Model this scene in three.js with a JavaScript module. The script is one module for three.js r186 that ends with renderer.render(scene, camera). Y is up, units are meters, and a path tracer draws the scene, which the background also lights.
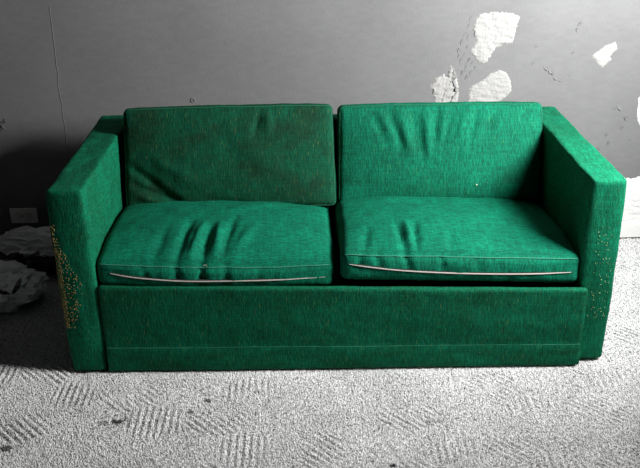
import * as THREE from 'three';
import { ImprovedNoise } from 'three/addons/math/ImprovedNoise.js';
import { RoundedBoxGeometry } from 'three/addons/geometries/RoundedBoxGeometry.js';
import { mergeGeometries, mergeVertices, toCreasedNormals } from 'three/addons/utils/BufferGeometryUtils.js';
import { RectAreaLightUniformsLib } from 'three/addons/lights/RectAreaLightUniformsLib.js';

// ---------------------------------------------------------------- camera, sky, light, exposure
const scene = new THREE.Scene();
const camera = new THREE.PerspectiveCamera(30.58, 640 / 468, 0.05, 50);
camera.position.set(-0.103, 1.643, 2.491);
camera.rotation.order = 'YXZ';
camera.rotation.set(-0.4313, -0.0165, -0.0152);
scene.add(camera);

const renderer = new THREE.WebGLRenderer({ antialias: true });
renderer.toneMapping = THREE.LinearToneMapping;
renderer.toneMappingExposure = 1.0;
renderer.shadowMap.enabled = true;

const SKY = new THREE.Color(0.9, 0.9, 0.9);
scene.background = SKY;                                   // overcast sky outside the window

const ROOM = { x0: -3.3, x1: 1.69, z0: -0.985, z1: 4.8, h: 2.75, t: 0.14 };
// the window stands in a wall set slanting across the right-hand corner of the room
const WIN = { x: 1.42, z: 0.27, y0: 1.08, y1: 1.79, half: 0.36, turn: Math.PI * 1.3 };

RectAreaLightUniformsLib.init();
const windowLight = new THREE.RectAreaLight(0xffffff, 97, 2 * WIN.half - 0.1, WIN.y1 - WIN.y0 - 0.1);
windowLight.position.set(WIN.x - 0.005, (WIN.y0 + WIN.y1) / 2, WIN.z - 0.003);
windowLight.lookAt(WIN.x - 0.005 + Math.sin(WIN.turn), (WIN.y0 + WIN.y1) / 2, WIN.z - 0.003 + Math.cos(WIN.turn));
windowLight.name = 'window_daylight';
scene.add(windowLight);

// ---------------------------------------------------------------- helpers
let seed = 20240611;
function rnd() { seed = (seed * 1664525 + 1013904223) >>> 0; return seed / 4294967296; }
const perlin = new ImprovedNoise();
const noise = (x, y, z = 0) => perlin.noise(x + 31.7, y + 17.3, z + 5.1);
const clamp = (v, a, b) => Math.min(b, Math.max(a, v));
const smooth = (a, b, v) => { const t = clamp((v - a) / (b - a), 0, 1); return t * t * (3 - 2 * t); };

function add(name, geo, mat, parent = scene) {
  const m = new THREE.Mesh(geo, mat);
  m.name = name; m.castShadow = true; m.receiveShadow = true;
  parent.add(m); return m;
}
function tag(o, label, category, group) {
  o.userData.label = label; o.userData.category = category;
  if (group) o.userData.group = group;
  return o;
}
function structure(o) { o.userData.kind = 'structure'; return o; }
function box(x0, x1, y0, y1, z0, z1) {
  const g = new THREE.BoxGeometry(x1 - x0, y1 - y0, z1 - z0);
  g.translate((x0 + x1) / 2, (y0 + y1) / 2, (z0 + z1) / 2);
  const p = g.attributes.position, n = g.attributes.normal, uv = g.attributes.uv;
  for (let i = 0; i < p.count; i++) {                      // uv in metres
    const ax = Math.abs(n.getX(i)), ay = Math.abs(n.getY(i));
    if (ax > 0.5) uv.setXY(i, p.getZ(i), p.getY(i));
    else if (ay > 0.5) uv.setXY(i, p.getX(i), p.getZ(i));
    else uv.setXY(i, p.getX(i), p.getY(i));
  }
  return g;
}
// normals shared across vertices at the same place (uv seams stay)
function weldNormals(g) {
  g.computeVertexNormals();
  const p = g.attributes.position, n = g.attributes.normal, map = new Map();
  const key = i => Math.round(p.getX(i) * 2e4) + ',' + Math.round(p.getY(i) * 2e4) + ',' + Math.round(p.getZ(i) * 2e4);
  for (let i = 0; i < p.count; i++) {
    const k = key(i), a = map.get(k);
    if (a) { a[0] += n.getX(i); a[1] += n.getY(i); a[2] += n.getZ(i); } else map.set(k, [n.getX(i), n.getY(i), n.getZ(i)]);
  }
  for (let i = 0; i < p.count; i++) {
    const a = map.get(key(i)), l = Math.hypot(...a) || 1;
    n.setXYZ(i, a[0] / l, a[1] / l, a[2] / l);
  }
}
// upholstered block: rounded box, then a displacement; streak[axis] = direction of the thread on the faces of that axis
function upholstery(w, h, d, r, cell, displace, streak = { x: 'y', y: 'z', z: 'y' }, off = [0, 0]) {
  const g = new THREE.BoxGeometry(w, h, d, Math.max(4, Math.round(w / cell)), Math.max(4, Math.round(h / cell)), Math.max(4, Math.round(d / cell)));
  const p = g.attributes.position, nn = g.attributes.normal, uv = g.attributes.uv;
  const hs = [w / 2, h / 2, d / 2];
  const shape = (x, y, z) => {
    const P = [x, y, z], Q = P.map((v, i) => clamp(v, -(hs[i] - r), hs[i] - r));
    let N = P.map((v, i) => v - Q[i]); const l = Math.hypot(...N) || 1; N = N.map(v => v / l);
    const v = new THREE.Vector3(Q[0] + N[0] * r, Q[1] + N[1] * r, Q[2] + N[2] * r);
    displace(v, new THREE.Vector3(...N), [x / hs[0], y / hs[1], z / hs[2]]);
    return v;
  };
  for (let i = 0; i < p.count; i++) {
    const x = p.getX(i), y = p.getY(i), z = p.getZ(i);
    const a = Math.abs(nn.getX(i)) > 0.5 ? 'x' : Math.abs(nn.getY(i)) > 0.5 ? 'y' : 'z';
    const o = a === 'x' ? [z, y] : a === 'y' ? [x, z] : [x, y];
    const first = a === 'x' ? 'z' : 'x';
    if (streak[a] === first) o.reverse();
    uv.setXY(i, o[0] + off[0], o[1] + off[1]);
    const v = shape(x, y, z); p.setXYZ(i, v.x, v.y, v.z);
  }
  weldNormals(g);
  g.userData = {};
  return { geo: g, shape };
}
// sum of soft creases, each a line a-b in the (u, v) plane of a face
function creases(list, u, v) {
  let s = 0;
  for (const [ax, ay, bx, by, wd, amp] of list) {
    const dx = bx - ax, dy = by - ay, L2 = dx * dx + dy * dy;
    const t = clamp(((u - ax) * dx + (v - ay) * dy) / L2, 0, 1);
    const wob = 0.006 * noise(t * 4 + ax * 30, ay * 20);
    const ex = u - (ax + t * dx), ey = v - (ay + t * dy);
    const dd = Math.hypot(ex, ey) + wob;
    s += 1.25 * amp * Math.exp(-(dd * dd) / (wd * wd * 0.75)) * (0.35 + 0.65 * Math.sin(Math.PI * clamp(t, 0.05, 0.95)));
  }
  return s;
}
function tube(points, radius, seg = 6, closed = false) {
  const c = new THREE.CatmullRomCurve3(points.map(q => q.isVector3 ? q : new THREE.Vector3(...q)), closed);
  return new THREE.TubeGeometry(c, Math.max(8, points.length * 3), radius, seg, closed);
}
function dataTexture(w, h, fn, srgb) {
  const a = new Uint8Array(w * h * 4);
  for (let y = 0; y < h; y++) for (let x = 0; x < w; x++) {
    const c = fn(x, y), i = (y * w + x) * 4;
    a[i] = clamp(c[0], 0, 255); a[i + 1] = clamp(c[1], 0, 255); a[i + 2] = clamp(c[2], 0, 255); a[i + 3] = 255;
  }
  const t = new THREE.DataTexture(a, w, h);
  t.wrapS = t.wrapT = THREE.RepeatWrapping; t.magFilter = THREE.LinearFilter; t.minFilter = THREE.LinearMipmapLinearFilter;
  t.generateMipmaps = true; if (srgb) t.colorSpace = THREE.SRGBColorSpace; t.needsUpdate = true;
  return t;
}
function valueGrid(nx, ny) { const a = new Float32Array(nx * ny); for (let i = 0; i < a.length; i++) a[i] = rnd(); return a; }
function sampleGrid(a, nx, ny, u, v) {                    // u, v in 0..1, tileable, smooth
  const x = ((u % 1) + 1) % 1 * nx, y = ((v % 1) + 1) % 1 * ny;
  const x0 = Math.floor(x) % nx, y0 = Math.floor(y) % ny, x1 = (x0 + 1) % nx, y1 = (y0 + 1) % ny;
  let fx = x - Math.floor(x), fy = y - Math.floor(y); fx = fx * fx * (3 - 2 * fx); fy = fy * fy * (3 - 2 * fy);
  return (a[y0 * nx + x0] * (1 - fx) + a[y0 * nx + x1] * fx) * (1 - fy) + (a[y1 * nx + x0] * (1 - fx) + a[y1 * nx + x1] * fx) * fy;
}

// ---------------------------------------------------------------- materials
// slubbed green upholstery: thread along v, weft bars along u; tile = 0.6 m
function fabric(base, worn, wornAmount, slubs, slubColour) {
  const N = 1024, T = 200;
  const thr = valueGrid(T, 40), thr2 = valueGrid(T, 160), weft = valueGrid(14, 220), blot = valueGrid(6, 9), blot2 = valueGrid(13, 17), grain = valueGrid(512, 512);
  const dash = new Float32Array(N * N);
  for (let k = 0; k < slubs; k++) {
    const x = Math.floor(rnd() * N), y = Math.floor(rnd() * N), L = 14 + Math.floor(rnd() * rnd() * 64), W = 1 + Math.floor(rnd() * 2.6), s = 0.3 + rnd() * 0.7;
    for (let j = 0; j < L; j++) for (let i = 0; i < W; i++) dash[((y + j) % N) * N + (x + i) % N] = s * Math.sin(Math.PI * (j + 0.5) / L);
  }
  const height = new Float32Array(N * N);
  const map = dataTexture(N, N, (x, y) => {
    const u = x / N, v = y / N;
    const col = Math.floor(u * T) / T;
    const a = sampleGrid(thr, T, 40, col, v), b = sampleGrid(thr2, T, 160, col, v), w = sampleGrid(weft, 14, 220, u, v);
    const bl = sampleGrid(blot, 6, 9, u, v) * 0.6 + sampleGrid(blot2, 13, 17, u, v) * 0.4, gr = grain[(y >> 1) * 512 + (x >> 1)];
    const k = 0.66 + 0.32 * a + 0.18 * b + 0.14 * w + 0.06 * gr;
    const wr = clamp((bl - 0.38) * 2.4, 0, 1) * wornAmount, d = dash[y * N + x];
    height[y * N + x] = clamp(0.45 * a + 0.3 * b + 0.1 * w + 0.15 * gr + 0.4 * d, 0, 1);
    const c = [];
    for (let i = 0; i < 3; i++) { let q = base[i] * (1 - wr) + worn[i] * wr; q *= k; q = q * (1 - d * 0.9) + slubColour[i] * d * 0.9; c.push(q); }
    return c;
  }, true);
  const bump = dataTexture(N, N, (x, y) => { const q = height[y * N + x] * 255; return [q, q, q]; });
  for (const t of [map, bump]) t.repeat.set(1 / 0.6, 1 / 0.6);
  return new THREE.MeshPhysicalMaterial({ map, bumpMap: bump, bumpScale: 0.0009, roughness: 0.85, specularIntensity: 0.25, sheen: 0.35, sheenRoughness: 0.5, sheenColor: new THREE.Color(0.01, 0.16, 0.10) });
}

const fabricSeat = fabric([3, 100, 74], [3, 84, 62], 0.5, 90, [50, 128, 94]);
const fabricBack = fabric([3, 90, 66], [4, 75, 54], 0.6, 420, [60, 124, 76]);
const fabricOld = fabric([5, 64, 44], [17, 48, 30], 0.75, 800, [88, 96, 46]);
const fabricBase = fabric([4, 88, 62], [9, 72, 46], 0.6, 600, [96, 116, 56]);
const fabricArm = fabric([4, 96, 68], [6, 80, 54], 0.55, 340, [100, 116, 62]);
const pipingMat = new THREE.MeshStandardMaterial({ color: new THREE.Color(0.004, 0.10, 0.05), roughness: 0.9 });
const seamMat = new THREE.MeshStandardMaterial({ color: new THREE.Color(0.02, 0.19, 0.115), roughness: 0.9 });
const zipMat = new THREE.MeshStandardMaterial({ color: 0xe2dad2, roughness: 0.5, metalness: 0.25 });
const zipTapeMat = new THREE.MeshStandardMaterial({ color: 0x1c2a22, roughness: 0.9 });
const strawMat = new THREE.MeshStandardMaterial({ color: 0xb09358, roughness: 0.9 });
const linenMat = new THREE.MeshStandardMaterial({ color: 0xd8cfc0, roughness: 0.9 });

const wg1 = valueGrid(300, 200), wg2 = valueGrid(40, 90), wg3 = valueGrid(7, 9), wg4 = valueGrid(512, 512);
const wallBump = dataTexture(1024, 1024, (x, y) => {
  const u = x / 1024, v = y / 1024;
  const q = 255 * (0.35 * sampleGrid(wg1, 300, 200, u, v) + 0.4 * sampleGrid(wg2, 40, 90, u, v) + 0.25 * wg4[(y >> 1) * 512 + (x >> 1)]);
  return [q, q, q];
});
const wallMap = dataTexture(512, 512, (x, y) => {
  const u = x / 512, v = y / 512;
  const q = 107 + 6 * (sampleGrid(wg3, 7, 9, u, v) - 0.5) + 4 * (sampleGrid(wg2, 40, 90, u, v) - 0.5) + 5 * (wg4[y * 512 + x] - 0.5);
  return [q, q, q];
}, true);
for (const t of [wallBump, wallMap]) t.repeat.set(1 / 1.3, 1 / 1.3);
const wallMat = new THREE.MeshStandardMaterial({ map: wallMap, bumpMap: wallBump, bumpScale: 0.0005, roughness: 0.9 });
const darkWall = new THREE.MeshStandardMaterial({ color: 0x343434, bumpMap: wallBump, bumpScale: 0.0005, roughness: 0.8 });   // the walls behind the viewer
const paintMat = new THREE.MeshStandardMaterial({ color: 0x6c6c6c, roughness: 0.85 });
const plasterMat = new THREE.MeshStandardMaterial({ color: 0x92918f, roughness: 0.95 });
const whitewash = new THREE.MeshStandardMaterial({ color: 0xdedddb, roughness: 0.9 });
const whiteTrim = new THREE.MeshStandardMaterial({ color: 0xe6e5e3, roughness: 0.5 });
const ceilingMat = new THREE.MeshStandardMaterial({ color: 0x303030, roughness: 0.95 });
const floorMat = new THREE.MeshStandardMaterial({ color: 0xc4c3c1, roughness: 1 });
const plateMat = new THREE.MeshStandardMaterial({ color: 0xf0efec, roughness: 0.35 });
const slotMat = new THREE.MeshStandardMaterial({ color: 0x151515, roughness: 0.8 });
const steel = new THREE.MeshStandardMaterial({ color: 0xb0b0b0, roughness: 0.35, metalness: 0.9 });

// ---------------------------------------------------------------- the room
const R = ROOM;
structure(add('floor', box(R.x0 - R.t, R.x1 + R.t, -0.12, -0.014, R.z0 - R.t, R.z1 + R.t), floorMat));
structure(add('ceiling', box(R.x0 - R.t, R.x1 + R.t, R.h, R.h + 0.12, R.z0 - R.t, R.z1 + R.t), ceilingMat));
const wallBack = structure(add('wall_back', box(R.x0 - R.t, R.x1 + R.t, 0, R.h, R.z0 - R.t, R.z0), wallMat));
structure(add('wall_left', box(R.x0 - R.t, R.x0, 0, R.h, R.z0, R.z1), darkWall));
structure(add('wall_front', box(R.x0 - R.t, R.x1 + R.t, 0, R.h, R.z1, R.z1 + R.t), darkWall));
structure(add('wall_right', mergeGeometries([box(R.x1, R.x1 + R.t, 0, R.h, R.z0, -0.12), box(1.13, 1.13 + R.t, 0, R.h, 0.70, R.z1),
  ...[[-0.62, 0.62, 0, WIN.y0], [-0.62, 0.62, WIN.y1, R.h], [-0.62, -WIN.half, WIN.y0, WIN.y1], [WIN.half, 0.62, WIN.y0, WIN.y1]].map(([x0, x1, y0, y1]) => {
    const g = box(x0, x1, y0, y1, -R.t, 0); g.rotateY(WIN.turn); g.translate(WIN.x, 0, WIN.z); return g;
  })]), darkWall));
structure(add('baseboard_back', (() => {
  const s = new THREE.Shape(); s.moveTo(0, 0); s.lineTo(0.015, 0); s.lineTo(0.015, 0.062); s.quadraticCurveTo(0.013, 0.07, 0.006, 0.073); s.lineTo(0, 0.073); s.closePath();
  const g = new THREE.ExtrudeGeometry(s, { depth: R.x1 - R.x0, bevelEnabled: false });
  g.rotateY(-Math.PI / 2); g.scale(1, 1, 1); g.translate(R.x1, 0, R.z0);
  return g;
})(), whiteTrim));
{
  const w = structure(new THREE.Group()); w.name = 'window_1'; w.position.set(WIN.x, WIN.y0, WIN.z); w.rotation.y = WIN.turn; scene.add(w);
  const hx = WIN.half, H = WIN.y1 - WIN.y0;
  for (const [y0, y1, x0, x1] of [[0, 0.05, -hx, hx], [H - 0.05, H, -hx, hx], [0.05, H - 0.05, -hx, -hx + 0.05], [0.05, H - 0.05, hx - 0.05, hx]])
    add('window_frame', box(x0, x1, y0, y1, -0.09, -0.04), whiteTrim, w);
  add('window_pane', box(-hx + 0.05, hx - 0.05, 0.05, H - 0.05, -0.067, -0.063), new THREE.MeshPhysicalMaterial({ transmission: 1, thickness: 0, roughness: 0, ior: 1.45 }), w);
}

// ---- worn paint on the back wall: bare plaster patches, lifted flakes, a hairline ridge
function inside(poly, x, y) { let c = false; for (let i = 0, j = poly.length - 1; i < poly.length; j = i++) { const [xi, yi] = poly[i], [xj, yj] = poly[j]; if ((yi > y) !== (yj > y) && x < (xj - xi) * (y - yi) / (yj - yi) + xi) c = !c; } return c; }
function edgeDist(poly, x, y) {
  let m = 1e9;
  for (let i = 0, j = poly.length - 1; i < poly.length; j = i++) {
    const [ax, ay] = poly[j], [bx, by] = poly[i], dx = bx - ax, dy = by - ay;
    const t = clamp(((x - ax) * dx + (y - ay) * dy) / (dx * dx + dy * dy), 0, 1);
    m = Math.min(m, Math.hypot(x - ax - t * dx, y - ay - t * dy));
  }
  return inside(poly, x, y) ? m : -m;
}
function patch(poly, cell, ragged, relief) {
  const xs = poly.map(q => q[0]), ys = poly.map(q => q[1]);
  const x0 = Math.min(...xs) - 0.012, x1 = Math.max(...xs) + 0.012, y0 = Math.min(...ys) - 0.012, y1 = Math.max(...ys) + 0.012;
  const nx = Math.ceil((x1 - x0) / cell), ny = Math.ceil((y1 - y0) / cell), pos = [], hs = [], idx = [];
  for (let j = 0; j <= ny; j++) for (let i = 0; i <= nx; i++) {
    const x = x0 + i * cell, y = y0 + j * cell;
    const d = edgeDist(poly, x, y) + ragged * (noise(x * 90, y * 90) + 0.7 * noise(x * 210, y * 210, 3));
    let h = clamp(d / 0.004, -1, 1) * 0.0016;
    if (d > 0) h += 1.7 * relief * Math.min(1, d / 0.008) * (0.6 + noise(x * 28, y * 60, 7) + 0.5 * Math.abs(noise(x * 75, y * 95, 9)) * 2 + 0.35 * noise(x * 200, y * 200, 2));
    if (d > 0) h = Math.max(h, 0.0004);
    pos.push(x, y, R.z0 + h); hs.push(d);
  }
  const W = nx + 1;
  for (let j = 0; j < ny; j++) for (let i = 0; i < nx; i++) {
    const a = j * W + i, q = [a, a + 1, a + W + 1, a + W];
    if (Math.max(...q.map(k => hs[k])) > -0.001) idx.push(a, a + 1, a + W + 1, a, a + W + 1, a + W);
  }
  const g = new THREE.BufferGeometry();
  g.setAttribute('position', new THREE.Float32BufferAttribute(pos, 3)); g.setIndex(idx);
  g.setAttribute('uv', new THREE.Float32BufferAttribute(new Float32Array(pos.length / 3 * 2), 2));
  g.computeVertexNormals(); return g;
}
const patchA = [[0.61, 0.999], [0.671, 1.007], [0.728, 1.002], [0.771, 0.989], [0.761, 0.94], [0.752, 0.884], [0.709, 0.875], [0.686, 0.866], [0.664, 0.832], [0.647, 0.799], [0.617, 0.804], [0.591, 0.834], [0.581, 0.853], [0.594, 0.877], [0.602, 0.896], [0.589, 0.915], [0.585, 0.944], [0.592, 0.976]];
const patchB = [[0.585, 0.691], [0.599, 0.706], [0.642, 0.73], [0.669, 0.754], [0.707, 0.77], [0.737, 0.758], [0.755, 0.723], [0.763, 0.683], [0.745, 0.658], [0.708, 0.629], [0.69, 0.593], [0.571, 0.596], [0.583, 0.651]];
const patchC = [[0.423, 0.705], [0.441, 0.739], [0.474, 0.758], [0.490, 0.743], [0.503, 0.797], [0.520, 0.772], [0.536, 0.722], [0.541, 0.672], [0.537, 0.601], [0.442, 0.604], [0.44, 0.659]];
const patchD = [[1.083, 0.823], [1.109, 0.843], [1.137, 0.865], [1.174, 0.877], [1.185, 0.849], [1.158, 0.819], [1.167, 0.806], [1.133, 0.772], [1.116, 0.781]];
const patchE = [[1.303, 0.644], [1.305, 0.587], [1.313, 0.543], [1.325, 0.521], [1.393, 0.497], [1.401, 0.585], [1.368, 0.664]];
const patchF = [[1.232, 0.31], [1.271, 0.284], [1.316, 0.278], [1.359, 0.286], [1.45, 0.267], [1.5, 0.062], [1.214, 0.062], [1.184, 0.273]];
for (const [p, rg, rl, lb] of [[patchA, 0.006, 0.0022, 'bent white patch of bare plaster, the highest on the wall'], [patchB, 0.003, 0.0018, 'rounded white patch of bare plaster just above the right back cushion'],
  [patchC, 0.006, 0.0022, 'cracked white patch of plaster with a lifted paint edge'], [patchD, 0.003, 0.0015, 'small oblong white plaster patch apart on the right'], [patchE, 0.004, 0.0015, 'white plaster patch cut by the right edge of the photo'], [patchF, 0.006, 0.0018, 'white bare plaster above the baseboard beside the right arm']])
  add('plaster_patch', patch(p, 0.0028, rg, rl), p === patchE || p === patchF ? whitewash : plasterMat, wallBack).userData.label = lb;
// lifted, curling paint flakes: thin bent chips standing off the wall
function flake(x, y, s, turn, lift, mat = paintMat, aspect = 0.6) {
  const n = 9, front = [], idx = [], pos = [];
  const rad = []; for (let i = 0; i < n; i++) rad.push(0.55 + 0.75 * rnd());
  for (const dz of [0.0009, 0]) {
    pos.push(0, 0, dz + lift * 0.3);
    for (let i = 0; i < n; i++) { const a = i / n * Math.PI * 2, px = Math.cos(a) * s * rad[i], py = Math.sin(a) * s * rad[i] * aspect; pos.push(px, py, dz + lift * smooth(-s, s, px)); }
  }
  const o = n + 1;
  for (let i = 0; i < n; i++) {
    const a = 1 + i, b = 1 + (i + 1) % n;
    idx.push(0, a, b, o, o + b, o + a, a, o + a, o + b, a, o + b, b);
  }
  const g0 = new THREE.BufferGeometry(); g0.setAttribute('position', new THREE.Float32BufferAttribute(pos, 3)); g0.setIndex(idx);
  const g = g0.toNonIndexed(); g.computeVertexNormals();
  g.setAttribute('uv', new THREE.Float32BufferAttribute(new Float32Array(g.attributes.position.count * 2), 2));
  const m = add('paint_flake', g, mat, wallBack);
  m.position.set(x, y, R.z0 - 0.0002); m.rotation.z = turn; return m;
}
for (const [x, y, s, t, l] of [[1.019, 0.951, 0.012, 1.2, 0.005], [1.012, 0.928, 0.01, 2, 0.004], [0.899, 0.774, 0.013, -0.6, 0.006], [0.919, 0.761, 0.016, -0.8, 0.007], [0.942, 0.734, 0.012, -0.9, 0.006], [0.963, 0.724, 0.01, -0.4, 0.004], [1.001, 0.837, 0.008, 0.4, 0.004],
  [1.226, 0.603, 0.014, -0.7, 0.006], [1.206, 0.595, 0.008, 0, 0.004], [1.003, 0.747, 0.012, 0.2, 0.003], [1.19, 0.925, 0.008, 0.3, 0.003], [1.261, 0.553, 0.014, 2.4, 0.006], [1.185, 0.479, 0.009, 1, 0.004], [1.158, 0.412, 0.012, 1.8, 0.004], [1.249, 0.509, 0.01, 1.2, 0.004], [1.291, 0.455, 0.008, 0.4, 0.003], [1.20, 0.44, 0.012, 1.4, 0.004],
  [-1.364, 0.591, 0.012, 0.4, 0.005], [-1.359, 0.569, 0.013, 2.2, 0.005], [-1.378, 0.556, 0.01, 1, 0.004], [-1.352, 0.60, 0.008, 1.9, 0.003], [0.841, 0.795, 0.009, 0.3, 0.003], [0.85, 0.863, 0.008, 0.8, 0.003]]) flake(x, y, s, t, l);
for (const [x, y] of [[0.573, 0.981], [0.57, 0.953], [0.553, 0.916], [0.568, 0.906], [0.543, 0.887], [0.565, 0.868], [0.537, 0.854], [0.558, 0.83], [0.574, 0.81], [0.604, 0.78], [0.586, 0.761], [0.566, 0.781], [0.544, 0.81], [0.55, 0.76], [0.572, 0.74], [0.535, 0.83], [0.59, 0.8]])
  flake(x + 0.006 * (rnd() - 0.5), y, 0.009 + 0.008 * rnd(), 1.0 + 0.6 * rnd(), 0.0012 + 0.0022 * rnd(), paintMat, 0.22 + 0.2 * rnd());
// a curled strip of paint along a tear: one edge on the wall, the other standing off it
function curl(path, width, lift, mat, side) {
  const c = new THREE.CatmullRomCurve3(path.map(([x, y]) => new THREE.Vector3(x, y, 0))), n = 44, pos = [], idx = [];
  for (let i = 0; i <= n; i++) {
    const t = i / n, v = c.getPoint(t), tg = c.getTangent(t), k = 0.55 + 0.9 * Math.abs(noise(t * 9 + side, 3)) + 0.4 * noise(t * 31, 8);
    const e = Math.min(1, 8 * Math.min(t, 1 - t)), w = width * k * (0.25 + 0.75 * e), l = lift * k * e + 0.0006;
    const px = -tg.y * side, py = tg.x * side, wob = 0.002 * noise(t * 22, 5);
    pos.push(v.x + wob, v.y, -0.001, v.x + px * w * 0.55 + wob, v.y + py * w * 0.55, l * 0.55, v.x + px * w + wob, v.y + py * w, l, v.x + px * (w - 0.0012) + wob, v.y + py * (w - 0.0012), l - 0.0011, v.x + px * 0.0015 + wob, v.y, -0.002);
    if (i < n) for (let m = 0; m < 4; m++) { const o = i * 5 + m; idx.push(o, o + 1, o + 6, o, o + 6, o + 5); }
  }
  const g0 = new THREE.BufferGeometry(); g0.setAttribute('position', new THREE.Float32BufferAttribute(pos, 3)); g0.setIndex(idx);
  const g = toCreasedNormals(g0, 0.6);
  g.setAttribute('uv', new THREE.Float32BufferAttribute(new Float32Array(g.attributes.position.count * 2), 2));
  const m = add('paint_flake', g, mat, wallBack); m.position.z = R.z0; return m;
}
{ // torn paint edge and open crack across the left plaster patch
  curl([[0.508, 0.799], [0.505, 0.762], [0.494, 0.723], [0.478, 0.689], [0.465, 0.654], [0.449, 0.60]], 0.014, 0.008, plasterMat, 1);
  curl([[0.506, 0.799], [0.522, 0.772], [0.532, 0.742], [0.525, 0.727], [0.538, 0.702], [0.537, 0.677], [0.522, 0.653], [0.52, 0.627], [0.522, 0.59]], 0.013, 0.010, paintMat, -1);
  const line = [[-1.103, 1.06], [-1.103, 0.987], [-1.105, 0.93], [-1.105, 0.887], [-1.108, 0.83], [-1.107, 0.785], [-1.112, 0.74], [-1.111, 0.701], [-1.108, 0.66], [-1.111, 0.616], [-1.109, 0.57], [-1.111, 0.528], [-1.115, 0.462]];
  add('paint_ridge', tube(line.map(([x, y]) => [x, y, R.z0 + 0.0001]), 0.0015, 6), paintMat, wallBack);
}

// ---------------------------------------------------------------- sofa
const sofa = new THREE.Group(); sofa.name = 'sofa'; scene.add(sofa);
tag(sofa, 'worn green two-seat sofa with square arms and four loose cushions against the grey wall', 'sofa');

function arm(side) {                                       // side -1 left, 1 right
  const w = side < 0 ? 0.114 : 0.108, h = 0.664, d = 0.815, s0 = side * 7;
  const { geo, shape } = upholstery(w, h, d, 0.010, 0.0085, (v, n, q) => {
    const lump = 0.004 * noise(v.z * 6 + s0, v.y * 6, 1) + 0.002 * noise(v.z * 18 + s0, v.y * 14, 4);
    const mid = (1 - q[1] ** 4);
    v.x += n.x * (lump + 0.004 * mid);
    v.z += n.z * (n.z > 0 ? 0.003 * noise(v.x * 20, v.y * 7, s0) + 0.005 * (1 - q[0] ** 2) : 0);
    if (n.y > 0.3) v.y += n.y * (0.003 * noise(v.z * 9 + s0, v.x * 20, 2) + 0.0015 * noise(v.z * 30, v.x * 30, s0) - 0.004 * (1 - q[2] ** 2));
    v.x += -side * 0 + (side > 0 ? -1 : 1) * 0.006 * (0.5 - v.z / d);          // outer face a touch slimmer towards the wall
  }, { x: 'z', y: 'z', z: 'y' }, [side * 0.13 + 0.3, 0.21 + side * 0.2]);
  const m = add('arm', geo, fabricArm, sofa);
  m.position.set(side < 0 ? -0.859 : 0.854, 0.331, -0.4075);
  return [m, shape];
}
const [armLeft, leftShape] = arm(-1), [armRight, rightShape] = arm(1);
armLeft.userData.label = 'left arm with clawed, frayed front edge';
armRight.userData.label = 'right arm, lit along its top';

// frayed straw-coloured threads pulled out of the clawed arm fronts
function frayed(parent, n, place, name, smin, smax) {
  const gs = [];
  for (let i = 0; i < n; i++) {
    const q = place(i); if (!q) continue;
    const s = smin + (smax - smin) * rnd();
    const g = new THREE.CapsuleGeometry(0.0006 + 0.0006 * rnd(), s, 1, 5);
    g.rotateZ((rnd() - 0.5) * 2.2); g.rotateX((rnd() - 0.5) * 1.4);
    g.translate(q[0], q[1], q[2]); gs.push(g);
  }
  const m = add(name, mergeGeometries(gs), strawMat, parent);
  m.userData.kind = 'stuff'; return m;
}
frayed(armLeft, 900, () => {
  const y = 0.17 + 0.38 * rnd();
  if ((y > 0.46 && rnd() < 0.5)) return null;
  const reach = 0.085 * Math.max(0.12, 1 - Math.abs(y - 0.31) * 4.5);
  const across = rnd() < 0.5 ? rnd() * 0.016 : Math.pow(rnd(), 1.5) * reach;
  const p = rnd() < 0.3 ? leftShape(-0.057, y - 0.331, 0.4075 - 0.07 * rnd() * rnd()) : leftShape(-0.057 + across, y - 0.331, 0.4075);
  return [p.x, p.y, p.z + 0.0008];
}, 'frayed_threads', 0.0006, 0.0034).userData.label = 'straw-coloured threads pulled out along the clawed edge';
frayed(armRight, 80, () => { const p = rightShape(-0.02 + 0.06 * rnd(), 0.16 + 0.34 * Math.pow(rnd(), 1.2) - 0.331, 0.4075); return [p.x, p.y, p.z + 0.0003]; }, 'frayed_threads', 0.0008, 0.003).material = new THREE.MeshStandardMaterial({ color: 0x8fa874, roughness: 0.9 });

add('base', box(-0.795, 0.795, -0.004, 0.262, -0.80, -0.045), fabricBase, sofa);
add('backrest_frame', upholstery(1.59, 0.635, 0.085, 0.015, 0.04, () => {}, undefined).geo, fabricBack, sofa).position.set(0, 0.335, -0.775);

{ // loose front panel, its right end pulled out past the arm, with a stitched hem
  const w = 1.612, h = 0.325, d = 0.026, { geo, shape } = upholstery(w, h, d, 0.006, 0.0125, (v, n, q) => {
    const t = (q[0] + 1) / 2;
    const y = v.y + h / 2;
    v.z += n.z * (0.004 * noise(v.x * 3, v.y * 8, 3) + 0.0015 * noise(v.x * 14, v.y * 22, 6));
    if (n.z > 0) v.z -= 0.004 * Math.exp(-(((y - 0.092) / 0.006) ** 2));
    if (n.z > 0 && y < 0.088) v.z += 0.0035;
    v.y = y * (1 - 0.11 * t) - h / 2 + (q[1] > 0.5 ? 0.0015 * noise(v.x * 9, 1) : 0);
  }, { x: 'y', y: 'z', z: 'y' }, [0.1, 0.35]);
  const m = add('front_panel', geo, fabricBase, sofa);
  m.position.set(0.012, h / 2 - 0.002, 0.0065); m.rotation.y = -0.0195;
  const pts = []; for (let i = 0; i <= 40; i++) { const x = -w / 2 + 0.006 + (w - 0.012) * i / 40; const v = shape(x, 0.092 - h / 2, d / 2); v.z += 0.003; pts.push(v); }
  add('hem_seam', tube(pts, 0.0022, 5), seamMat, m);
}

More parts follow.
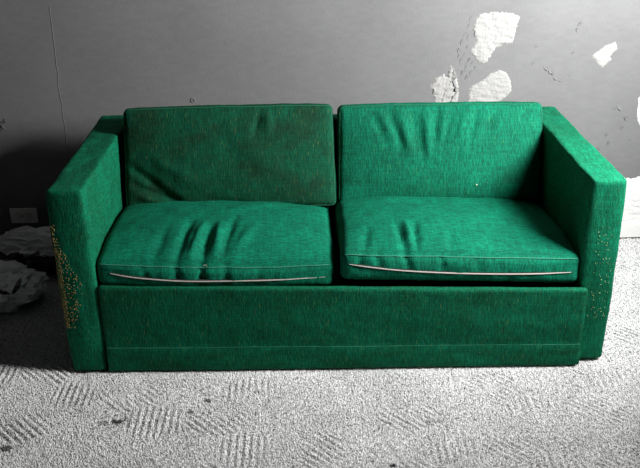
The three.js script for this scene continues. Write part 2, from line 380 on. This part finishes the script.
function zipper(cushion, shape, pts, w) {
  const surf = pts.map(([x, y]) => { const v = shape(x, y, w); v.z += 0.0005; return v; });
  const c = new THREE.CatmullRomCurve3(surf), n = 60;
  const strip = (hgt, depth, t0, t1, dy) => {
    const pos = [], idx = [];
    for (let i = 0; i <= n; i++) {
      const v = c.getPoint(t0 + (t1 - t0) * i / n), th = hgt * Math.min(1, 0.25 + 6 * Math.min(i / n, 1 - i / n));
      pos.push(v.x, v.y + th + dy, v.z - 0.004, v.x, v.y + th + dy, v.z + depth, v.x, v.y - th + dy, v.z + depth, v.x, v.y - th + dy, v.z - 0.004);
      if (i < n) { const o = i * 4; for (const [p, q] of [[0, 1], [1, 2], [2, 3]]) idx.push(o + p, o + q, o + 4 + q, o + p, o + 4 + q, o + 4 + p); }
    }
    const g = new THREE.BufferGeometry(); g.setAttribute('position', new THREE.Float32BufferAttribute(pos, 3)); g.setIndex(idx);
    const f = g.toNonIndexed(); f.computeVertexNormals(); f.setAttribute('uv', new THREE.Float32BufferAttribute(new Float32Array(f.attributes.position.count * 2), 2)); return f;
  };
  add('zipper_tape', strip(0.005, 0.0008, 0, 1, 0), zipTapeMat, cushion);
  add('zipper', strip(0.0017, 0.0026, 0.01, 0.99, 0), zipMat, cushion).userData.label = 'pale zipper along the cushion front';
}
const curveY = (pts, x) => { for (let i = 0; i < pts.length - 1; i++) if (x <= pts[i + 1][0]) { const t = clamp((x - pts[i][0]) / (pts[i + 1][0] - pts[i][0]), 0, 1); const s = t * t * (3 - 2 * t); return pts[i][1] * (1 - s) + pts[i + 1][1] * s; } return pts[pts.length - 1][1]; };

function seatCushion(o) {
  const { w, t, d, s0 } = o, hx = w / 2, hz = d / 2;
  const { geo, shape } = upholstery(w, t, d, 0.026, 0.0085, (v, n, q) => {
    const crown = o.crown * Math.pow(Math.max(0, 1 - Math.abs(q[0]) ** 3), 0.8) * Math.pow(Math.max(0, 1 - Math.abs(q[2]) ** 3), 0.8);
    const front = smooth(0.0, 1.0, q[2]);
    if (n.y > 0) v.y += n.y * (crown + 0.004 * noise(v.x * 7 + s0, v.z * 7, 1) + 0.002 * noise(v.x * 20 + s0, v.z * 13, 5) + creases(o.top, v.x, v.z));
    if (n.z > 0) {
      const bulge = 0.012 * (1 - q[0] ** 4) * (1 - q[1] ** 2);
      v.z += n.z * (bulge + 0.003 * noise(v.x * 12 + s0, v.y * 20, 3) + 0.0022 * noise(v.x * 42 + s0, v.y * 14, 8) + creases(o.front, v.x, v.y));
    }
    v.x += n.x * 0.004 * noise(v.y * 10, v.z * 7, s0);
    v.y += front * o.droop(v.x) - o.roll * smooth(0.45, 1.0, q[2]) * (n.y > 0 ? 1 : n.z > 0 ? 0.5 + 0.5 * q[1] : 0);                           // front edge sags
  }, { x: 'z', y: 'x', z: 'y' }, [s0 * 0.17, s0 * 0.29]);
  const m = add('seat_cushion', geo, fabricSeat, sofa);
  m.position.set(...o.at); m.rotation.set(o.pitch, 0, o.tilt);
  zipper(m, shape, o.zip, hz);
  const seam = y => { const pts = []; for (let i = 0; i <= 40; i++) { const x = -hx + 0.012 + (w - 0.024) * i / 40; const v = shape(x, y, hz); v.z += 0.0004; pts.push(v); } return tube(pts, 0.0024, 6); };
  add('seam', seam(t / 2 - 0.012), seamMat, m);
  return m;
}
const seatLeft = seatCushion({ w: 0.78, t: 0.112, d: 0.62, s0: 1.3, crown: 0.036, roll: 0.018, at: [-0.407, 0.347, -0.325], tilt: -0.03, pitch: -0.072,
  droop: x => -0.012 * (1 - (x / 0.39) ** 2) - 0.006,
  top: [[-0.10, 0.08, -0.13, 0.30, 0.016, -0.013], [-0.055, 0.10, -0.085, 0.29, 0.012, 0.010], [-0.03, 0.12, -0.045, 0.30, 0.014, -0.014], [0.00, 0.10, 0.00, 0.28, 0.014, 0.010], [0.05, 0.05, 0.02, 0.28, 0.014, -0.008], [0.12, 0.12, 0.06, 0.26, 0.02, 0.007], [-0.18, 0.12, -0.20, 0.30, 0.018, -0.006], [0.2, -0.1, 0.0, -0.02, 0.03, 0.005], [-0.2, -0.16, 0.1, -0.2, 0.03, -0.005]],
  front: [[-0.13, 0.06, -0.12, -0.03, 0.012, -0.008], [-0.05, 0.06, -0.04, -0.04, 0.012, -0.010], [0.03, 0.05, 0.04, -0.04, 0.014, -0.006], [0.15, 0.05, 0.14, -0.03, 0.014, -0.004], [-0.24, 0.05, -0.22, -0.03, 0.014, -0.004]],
  zip: [[-0.345, 0.006], [-0.28, -0.003], [-0.2, -0.008], [-0.1, -0.012], [0.05, -0.010], [0.2, -0.008], [0.372, -0.008]] });
const seatRight = seatCushion({ w: 0.79, t: 0.118, d: 0.63, s0: 4.1, crown: 0.036, roll: 0.012, at: [0.400, 0.341, -0.318], tilt: -0.042, pitch: -0.09,
  droop: x => -0.004,
  top: [[-0.20, 0.16, -0.185, 0.31, 0.014, -0.012], [-0.17, 0.12, -0.16, 0.30, 0.012, 0.009], [-0.14, 0.14, -0.15, 0.30, 0.013, -0.010], [-0.30, 0.16, -0.32, 0.31, 0.016, -0.006], [-0.02, 0.2, -0.04, 0.31, 0.016, -0.004], [-0.3, -0.1, 0.1, -0.06, 0.03, -0.004]],
  front: [[-0.19, 0.06, -0.17, 0.0, 0.012, -0.009], [-0.28, 0.06, -0.27, 0.0, 0.012, -0.006], [-0.33, 0.05, -0.34, 0.0, 0.012, -0.006], [-0.07, 0.05, -0.06, 0.0, 0.012, -0.005], [0.05, 0.05, 0.055, 0.0, 0.014, -0.004], [-0.1, -0.02, -0.09, -0.06, 0.014, -0.005], [0.16, -0.02, 0.17, -0.06, 0.014, -0.004]],
  zip: [[-0.372, 0.012], [-0.30, 0.003], [-0.2, -0.006], [-0.05, -0.013], [0.1, -0.014], [0.25, -0.011], [0.372, -0.006]] });
frayed(seatLeft, 3, () => [-0.030 + 0.008 * (rnd() - 0.5), 0.018 + 0.016 * (rnd() - 0.5), 0.318 + 0.003 * rnd()], 'frayed_threads', 0.001, 0.003).material = linenMat;

function backCushion(o) {
  const { w, h, t, s0 } = o;
  const { geo, shape } = upholstery(w, h, t, 0.022, 0.0085, (v, n, q) => {
    const puff = Math.pow(Math.max(0, 1 - Math.abs(q[0]) ** 3), 0.8) * Math.pow(Math.max(0, 1 - Math.abs(q[1]) ** 2.6), 0.8);
    v.z += n.z * (n.z > 0 ? o.puff * puff + 0.004 * noise(v.x * 5 + s0, v.y * 6, 2) + 0.0018 * noise(v.x * 22 + s0, v.y * 9, 6) + creases(o.creases, v.x, v.y) : 0);
    if (n.y > 0) v.y += n.y * (0.006 * (1 - q[0] ** 4) + 0.003 * noise(v.x * 8 + s0, v.z * 9, 1) + 0.0015 * noise(v.x * 26, v.z * 20, s0));
    v.x += n.x * 0.003 * noise(v.y * 9, v.z * 9, s0);
    v.x *= 1 - 0.008 * (q[1] + 1);                          // a little narrower at the top
  }, { x: 'y', y: 'z', z: 'y' }, [s0 * 0.23, s0 * 0.11]);
  const m = add('back_cushion', geo, o.mat, sofa);
  m.position.set(...o.at); m.rotation.set(-o.lean, 0, o.roll || 0);
  const loop = z => { const a = w / 2 - 0.004, b = h / 2 - 0.004, pts = []; const E = [[-a, -b], [a, -b], [a, b], [-a, b]];
    for (let k = 0; k < 4; k++) for (let i = 0; i < 14; i++) { const f = i / 14, [x0, y0] = E[k], [x1, y1] = E[(k + 1) % 4]; pts.push(shape(x0 + (x1 - x0) * f, y0 + (y1 - y0) * f, z)); }
    return tube(pts, 0.0018, 6, true); };
  add('seam', loop(t / 2 - 0.004), pipingMat, m);
  return m;
}
const backLeft = backCushion({ w: 0.788, h: 0.38, t: 0.15, s0: 2.2, puff: 0.026, mat: fabricOld, at: [-0.385, 0.555, -0.588], lean: 0.29, roll: 0.004,
  creases: [[-0.37, -0.02, -0.2, -0.15, 0.016, -0.010], [-0.36, -0.09, -0.16, -0.17, 0.014, -0.011], [-0.35, -0.13, -0.22, -0.175, 0.012, 0.008], [-0.30, 0.02, -0.12, -0.09, 0.03, 0.006], [0.12, 0.17, 0.10, 0.09, 0.012, -0.006], [0.15, 0.17, 0.15, 0.10, 0.012, 0.005], [-0.1, -0.15, 0.1, -0.175, 0.012, -0.006], [0.05, 0.06, 0.2, -0.06, 0.05, 0.005]] });
const backRight = backCushion({ w: 0.778, h: 0.37, t: 0.15, s0: 5.7, puff: 0.03, mat: fabricBack, at: [0.405, 0.547, -0.612], lean: 0.28, roll: -0.006,
  creases: [[-0.20, 0.16, -0.15, 0.03, 0.016, -0.008], [-0.155, 0.16, -0.12, 0.0, 0.014, 0.006], [-0.11, 0.16, -0.09, 0.02, 0.014, -0.007], [-0.06, 0.16, -0.05, 0.0, 0.016, 0.006], [-0.02, 0.16, -0.03, 0.04, 0.014, -0.007], [0.04, 0.16, 0.0, 0.03, 0.014, -0.006], [0.09, 0.16, 0.06, 0.05, 0.016, 0.006], [0.14, 0.16, 0.09, 0.04, 0.014, -0.006], [0.2, 0.15, 0.16, 0.06, 0.018, -0.005], [-0.26, 0.15, -0.2, 0.02, 0.014, -0.005], [-0.235, 0.16, -0.18, 0.06, 0.012, 0.005], [0.012, 0.16, -0.015, -0.02, 0.010, 0.004], [0.115, 0.15, 0.08, 0.0, 0.011, 0.004], [-0.085, 0.15, -0.07, -0.03, 0.010, -0.005]] });
{ const g = new THREE.IcosahedronGeometry(0.003, 1); g.scale(1, 0.7, 0.5); const l = add('lint', g, linenMat, backRight); l.position.set(0.13, -0.115, 0.106); }

// ---------------------------------------------------------------- outlet and wall anchor
{
  const o = new THREE.Group(); o.name = 'power_outlet'; scene.add(o); o.position.set(-1.343, 0.165, R.z0);
  tag(o, 'pale double power outlet set sideways low on the wall above the plastic bags', 'outlet');
  const pl = new RoundedBoxGeometry(0.117, 0.071, 0.007, 3, 0.003); pl.translate(0, 0, 0.0025); add('cover_plate', pl, plateMat, o);
  for (const s of [-1, 1]) {
    const f = new THREE.CylinderGeometry(0.0165, 0.0165, 0.003, 24); f.rotateX(Math.PI / 2); f.scale(1, 0.86, 1); f.translate(s * 0.0195, 0, 0.0065);
    const rc = add('receptacle', f, plateMat, o);
    const ring = new THREE.TorusGeometry(0.0168, 0.0011, 6, 24); ring.scale(1, 0.86, 1); ring.translate(s * 0.0195, 0, 0.0062); add('rim', ring, slotMat, rc);
    for (const [dx, dy, w, h] of [[-0.003, 0.0065, 0.009, 0.0026], [-0.003, -0.0065, 0.008, 0.0026], [0.0085, 0, 0.005, 0.005]]) { const g = new THREE.BoxGeometry(w, h, 0.0012); g.translate(s * 0.0195 + dx, dy, 0.0082); add('slot', g, slotMat, rc); }
  }
  const sc = new THREE.CylinderGeometry(0.003, 0.003, 0.0016, 12); sc.rotateX(Math.PI / 2); sc.translate(0, 0, 0.0066); add('screw', sc, steel, o);
}
{
  const g = mergeGeometries([new THREE.TorusGeometry(0.008, 0.0024, 8, 20), (() => { const c = new THREE.CylinderGeometry(0.003, 0.003, 0.004, 10); c.rotateX(Math.PI / 2); return c; })()]);
  const a = add('wall_anchor', g, paintMat); a.position.set(-0.565, 0.668, R.z0 + 0.001);
  tag(a, 'small grey ring-shaped wall anchor just above the left back cushion', 'anchor');
}

// ---------------------------------------------------------------- plastic bags in the corner by the left arm
function bagGeometry(rx, ry, rz, s0, crumple) {           // limp film: many small flat facets between sharp creases
  const g0 = new THREE.IcosahedronGeometry(1, 11); g0.deleteAttribute('uv'); g0.deleteAttribute('normal');
  const g = mergeVertices(g0, 1e-5), p = g.attributes.position, uv = [];
  for (let i = 0; i < p.count; i++) {
    const v = new THREE.Vector3().fromBufferAttribute(p, i), k = s0;
    const ridge = (f, z) => 1 - Math.abs(noise(v.x * f + k, v.y * f * 0.8 + z, v.z * f + k)) * 2.4;
    const r = 1 + crumple * (0.9 * (ridge(1.6, 1) - 0.5) + 0.55 * (ridge(3.4, 4) - 0.5) + 0.5 * (rnd() - 0.5));
    const X = v.x * rx * r, Z = v.z * rz * r; let Y = v.y * ry * r;
    uv.push(X / rx * 0.45 + 0.5, Y / ry * 0.45 + 0.5);
    Y = Math.max(Y, -ry * 0.82 + 0.004 * noise(X * 30, Z * 30));
    p.setXYZ(i, X, Y + ry * 0.82, Z);
  }
  g.setAttribute('uv', new THREE.Float32BufferAttribute(uv, 2));
  return toCreasedNormals(g, 0.42);
}
// printed black leaves on the front bag
const leaf = (u, v, cx, cy, a, L, W) => { const dx = u - cx, dy = v - cy, t = (dx * Math.cos(a) + dy * Math.sin(a)) / L, q = (-dx * Math.sin(a) + dy * Math.cos(a)) / W; return Math.abs(t) < 1 && Math.abs(q) < (1 - t * t); };
const printMap = dataTexture(256, 256, (x, y) => {
  const u = x / 256, v = y / 256;
  const ink = leaf(u, v, 0.60, 0.70, -0.85, 0.15, 0.032) || leaf(u, v, 0.745, 0.70, 1.25, 0.13, 0.028) || leaf(u, v, 0.45, 0.62, 1.5, 0.14, 0.04);
  return ink ? [18, 18, 18] : [235, 235, 236];
}, true);
const bandMap = dataTexture(256, 256, (x, y) => {          // broad black printed band with a torn-looking outline on the rear bag
  const u = x / 256, v = y / 256, e = 0.07 * noise(u * 7, v * 7, 4) + 0.04 * noise(u * 19, v * 19, 2);
  const ink = v + e < 0.62 && u + e < 0.74 && u + e > 0.08;
  return ink ? [16, 16, 17] : [228, 228, 230];
}, true);
const bagMat = new THREE.MeshPhysicalMaterial({ map: bandMap, roughness: 0.25, clearcoat: 0.5, clearcoatRoughness: 0.2 });
const bagPrint = new THREE.MeshPhysicalMaterial({ map: printMap, roughness: 0.26, clearcoat: 0.6, clearcoatRoughness: 0.15 });
const b1 = add('plastic_bag', bagGeometry(0.19, 0.085, 0.13, 3.3, 0.2), bagPrint); b1.position.set(-1.34, -0.004, -0.50); b1.rotation.y = 0.2;
tag(b1, 'glossy grey plastic bag with black leaf print, nearest the viewer', 'plastic bag');
const b2 = add('plastic_bag_001', bagGeometry(0.22, 0.10, 0.105, 8.1, 0.2), bagMat); b2.position.set(-1.22, -0.004, -0.80); b2.rotation.y = -0.1;
tag(b2, 'pale grey plastic bag with a black band, slumped under the power outlet', 'plastic bag');

// ---------------------------------------------------------------- carpet pile
{
  const sp = 0.0050, X0 = -1.95, X1 = 1.6, Z0 = -0.968, Z1 = 1.25;
  const stains = [[-0.715, 0.282, 0.016, 0.9], [-0.755, 0.288, 0.014, 0.6], [-0.69, 0.276, 0.012, 0.6], [-1.024, 0.401, 0.018, 0.8], [0.131, 0.52, 0.009, 0.95], [-0.437, 0.183, 0.011, 0.75], [-0.488, 0.24, 0.009, 0.7], [0.266, 0.323, 0.012, 0.35], [0.30, 0.318, 0.012, 0.35], [-0.60, 0.14, 0.01, 0.4], [-0.28, 0.14, 0.010, 0.4], [-0.9, 0.44, 0.01, 0.4]];
  const ridge = (x, z) => {                                // sculpted pattern: blocks of parallel ribs, running three ways
    const cw = 0.20, ch = 0.145; let best = 9, second = 9, bi = 0, bj = 0, bx = 0, bz = 0;
    const j0 = Math.round(z / ch);
    for (let j = j0 - 1; j <= j0 + 1; j++) {
      const o = (j & 1) * 0.5, i0 = Math.round(x / cw - o);
      for (let i = i0 - 1; i <= i0 + 1; i++) {
        const px = (i + o) * cw, pz = j * ch, dd = Math.hypot(x - px, (z - pz) * 1.15);
        if (dd < best) { second = best; best = dd; bi = i; bj = j; bx = px; bz = pz; } else if (dd < second) second = dd;
      }
    }
    const hash = Math.sin(bi * 127.1 + bj * 311.7) * 43758.5453, h = hash - Math.floor(hash);
    const kind = ((bi - (bj >> 1) + 300) % 3 + 3 + bj * 2) % 3, dir = [Math.PI / 2, 0.8, -0.8][Math.abs(kind) % 3];
    const across = -(x - bx) * Math.sin(dir) + (z - bz) * Math.cos(dir);
    const edge = clamp((second - best) / 0.03, 0, 1), keep = (h > 0.3 ? 1 : 0.2) * smooth(-0.5, 0.15, noise(x * 6, z * 6));
    return edge * keep * Math.cos(across * Math.PI * 2 / 0.0215);
  };
  const list = [];
  const nx = Math.floor((X1 - X0) / sp), nz = Math.floor((Z1 - Z0) / sp);
  for (let j = 0; j < nz; j++) for (let i = 0; i < nx; i++) {
    const x = X0 + (i + (j & 1) * 0.5 + (rnd() - 0.5) * 0.7) * sp, z = Z0 + (j + (rnd() - 0.5) * 0.7) * sp;
    if (Math.abs(x) < 0.88 && z < -0.035 && z > -0.79) continue;
    list.push([x, z]);
  }
  const g = new THREE.IcosahedronGeometry(1, 0);
  const m = new THREE.InstancedMesh(g, new THREE.MeshStandardMaterial({ color: 0xffffff, roughness: 1 }), list.length);
  m.name = 'carpet_pile'; m.castShadow = m.receiveShadow = true;
  const M = new THREE.Matrix4(), q = new THREE.Quaternion(), E = new THREE.Euler(), c = new THREE.Color();
  list.forEach(([x, z], i) => {
    const r = ridge(x, z), s = sp * (0.42 + 0.26 * rnd());
    const under = (Math.abs(x) < 0.93 && z < 0.05 && z > -0.84) ? 0.35 : 1;   // pressed flat under the sofa
    const top = (under < 1 ? -0.006 : -0.002) + 0.0029 * r * under + 0.0030 * (rnd() - 0.5) - 0.0028;   // height of the loop's top
    E.set((rnd() - 0.5) * 0.9, rnd() * 6, (rnd() - 0.5) * 0.9); q.setFromEuler(E);
    M.compose(new THREE.Vector3(x, top - s * 1.5, z), q, new THREE.Vector3(s, s * 1.7, s));
    m.setMatrixAt(i, M);
    let t = 0.74 + 0.30 * (rnd() - 0.5) + 0.05 * r + 0.08 * noise(x * 5, z * 5) - (rnd() < 0.10 ? 0.28 * rnd() + 0.1 : 0);
    for (const [sx, sz, sr, am] of stains) { const dd = Math.hypot((x - sx) * 0.8, z - sz) + 0.008 * noise(x * 90, z * 90); if (dd < sr) t *= 1 - am * smooth(sr, sr * 0.6, dd); }
    t = Math.max(0.015, t);
    c.setRGB(t, t * 0.995, t * 0.985); m.setColorAt(i, c);
  });
  scene.add(m);
  m.userData.kind = 'stuff'; tag(m, 'light grey sculpted carpet pile covering the floor', 'carpet');
}

renderer.render(scene, camera);
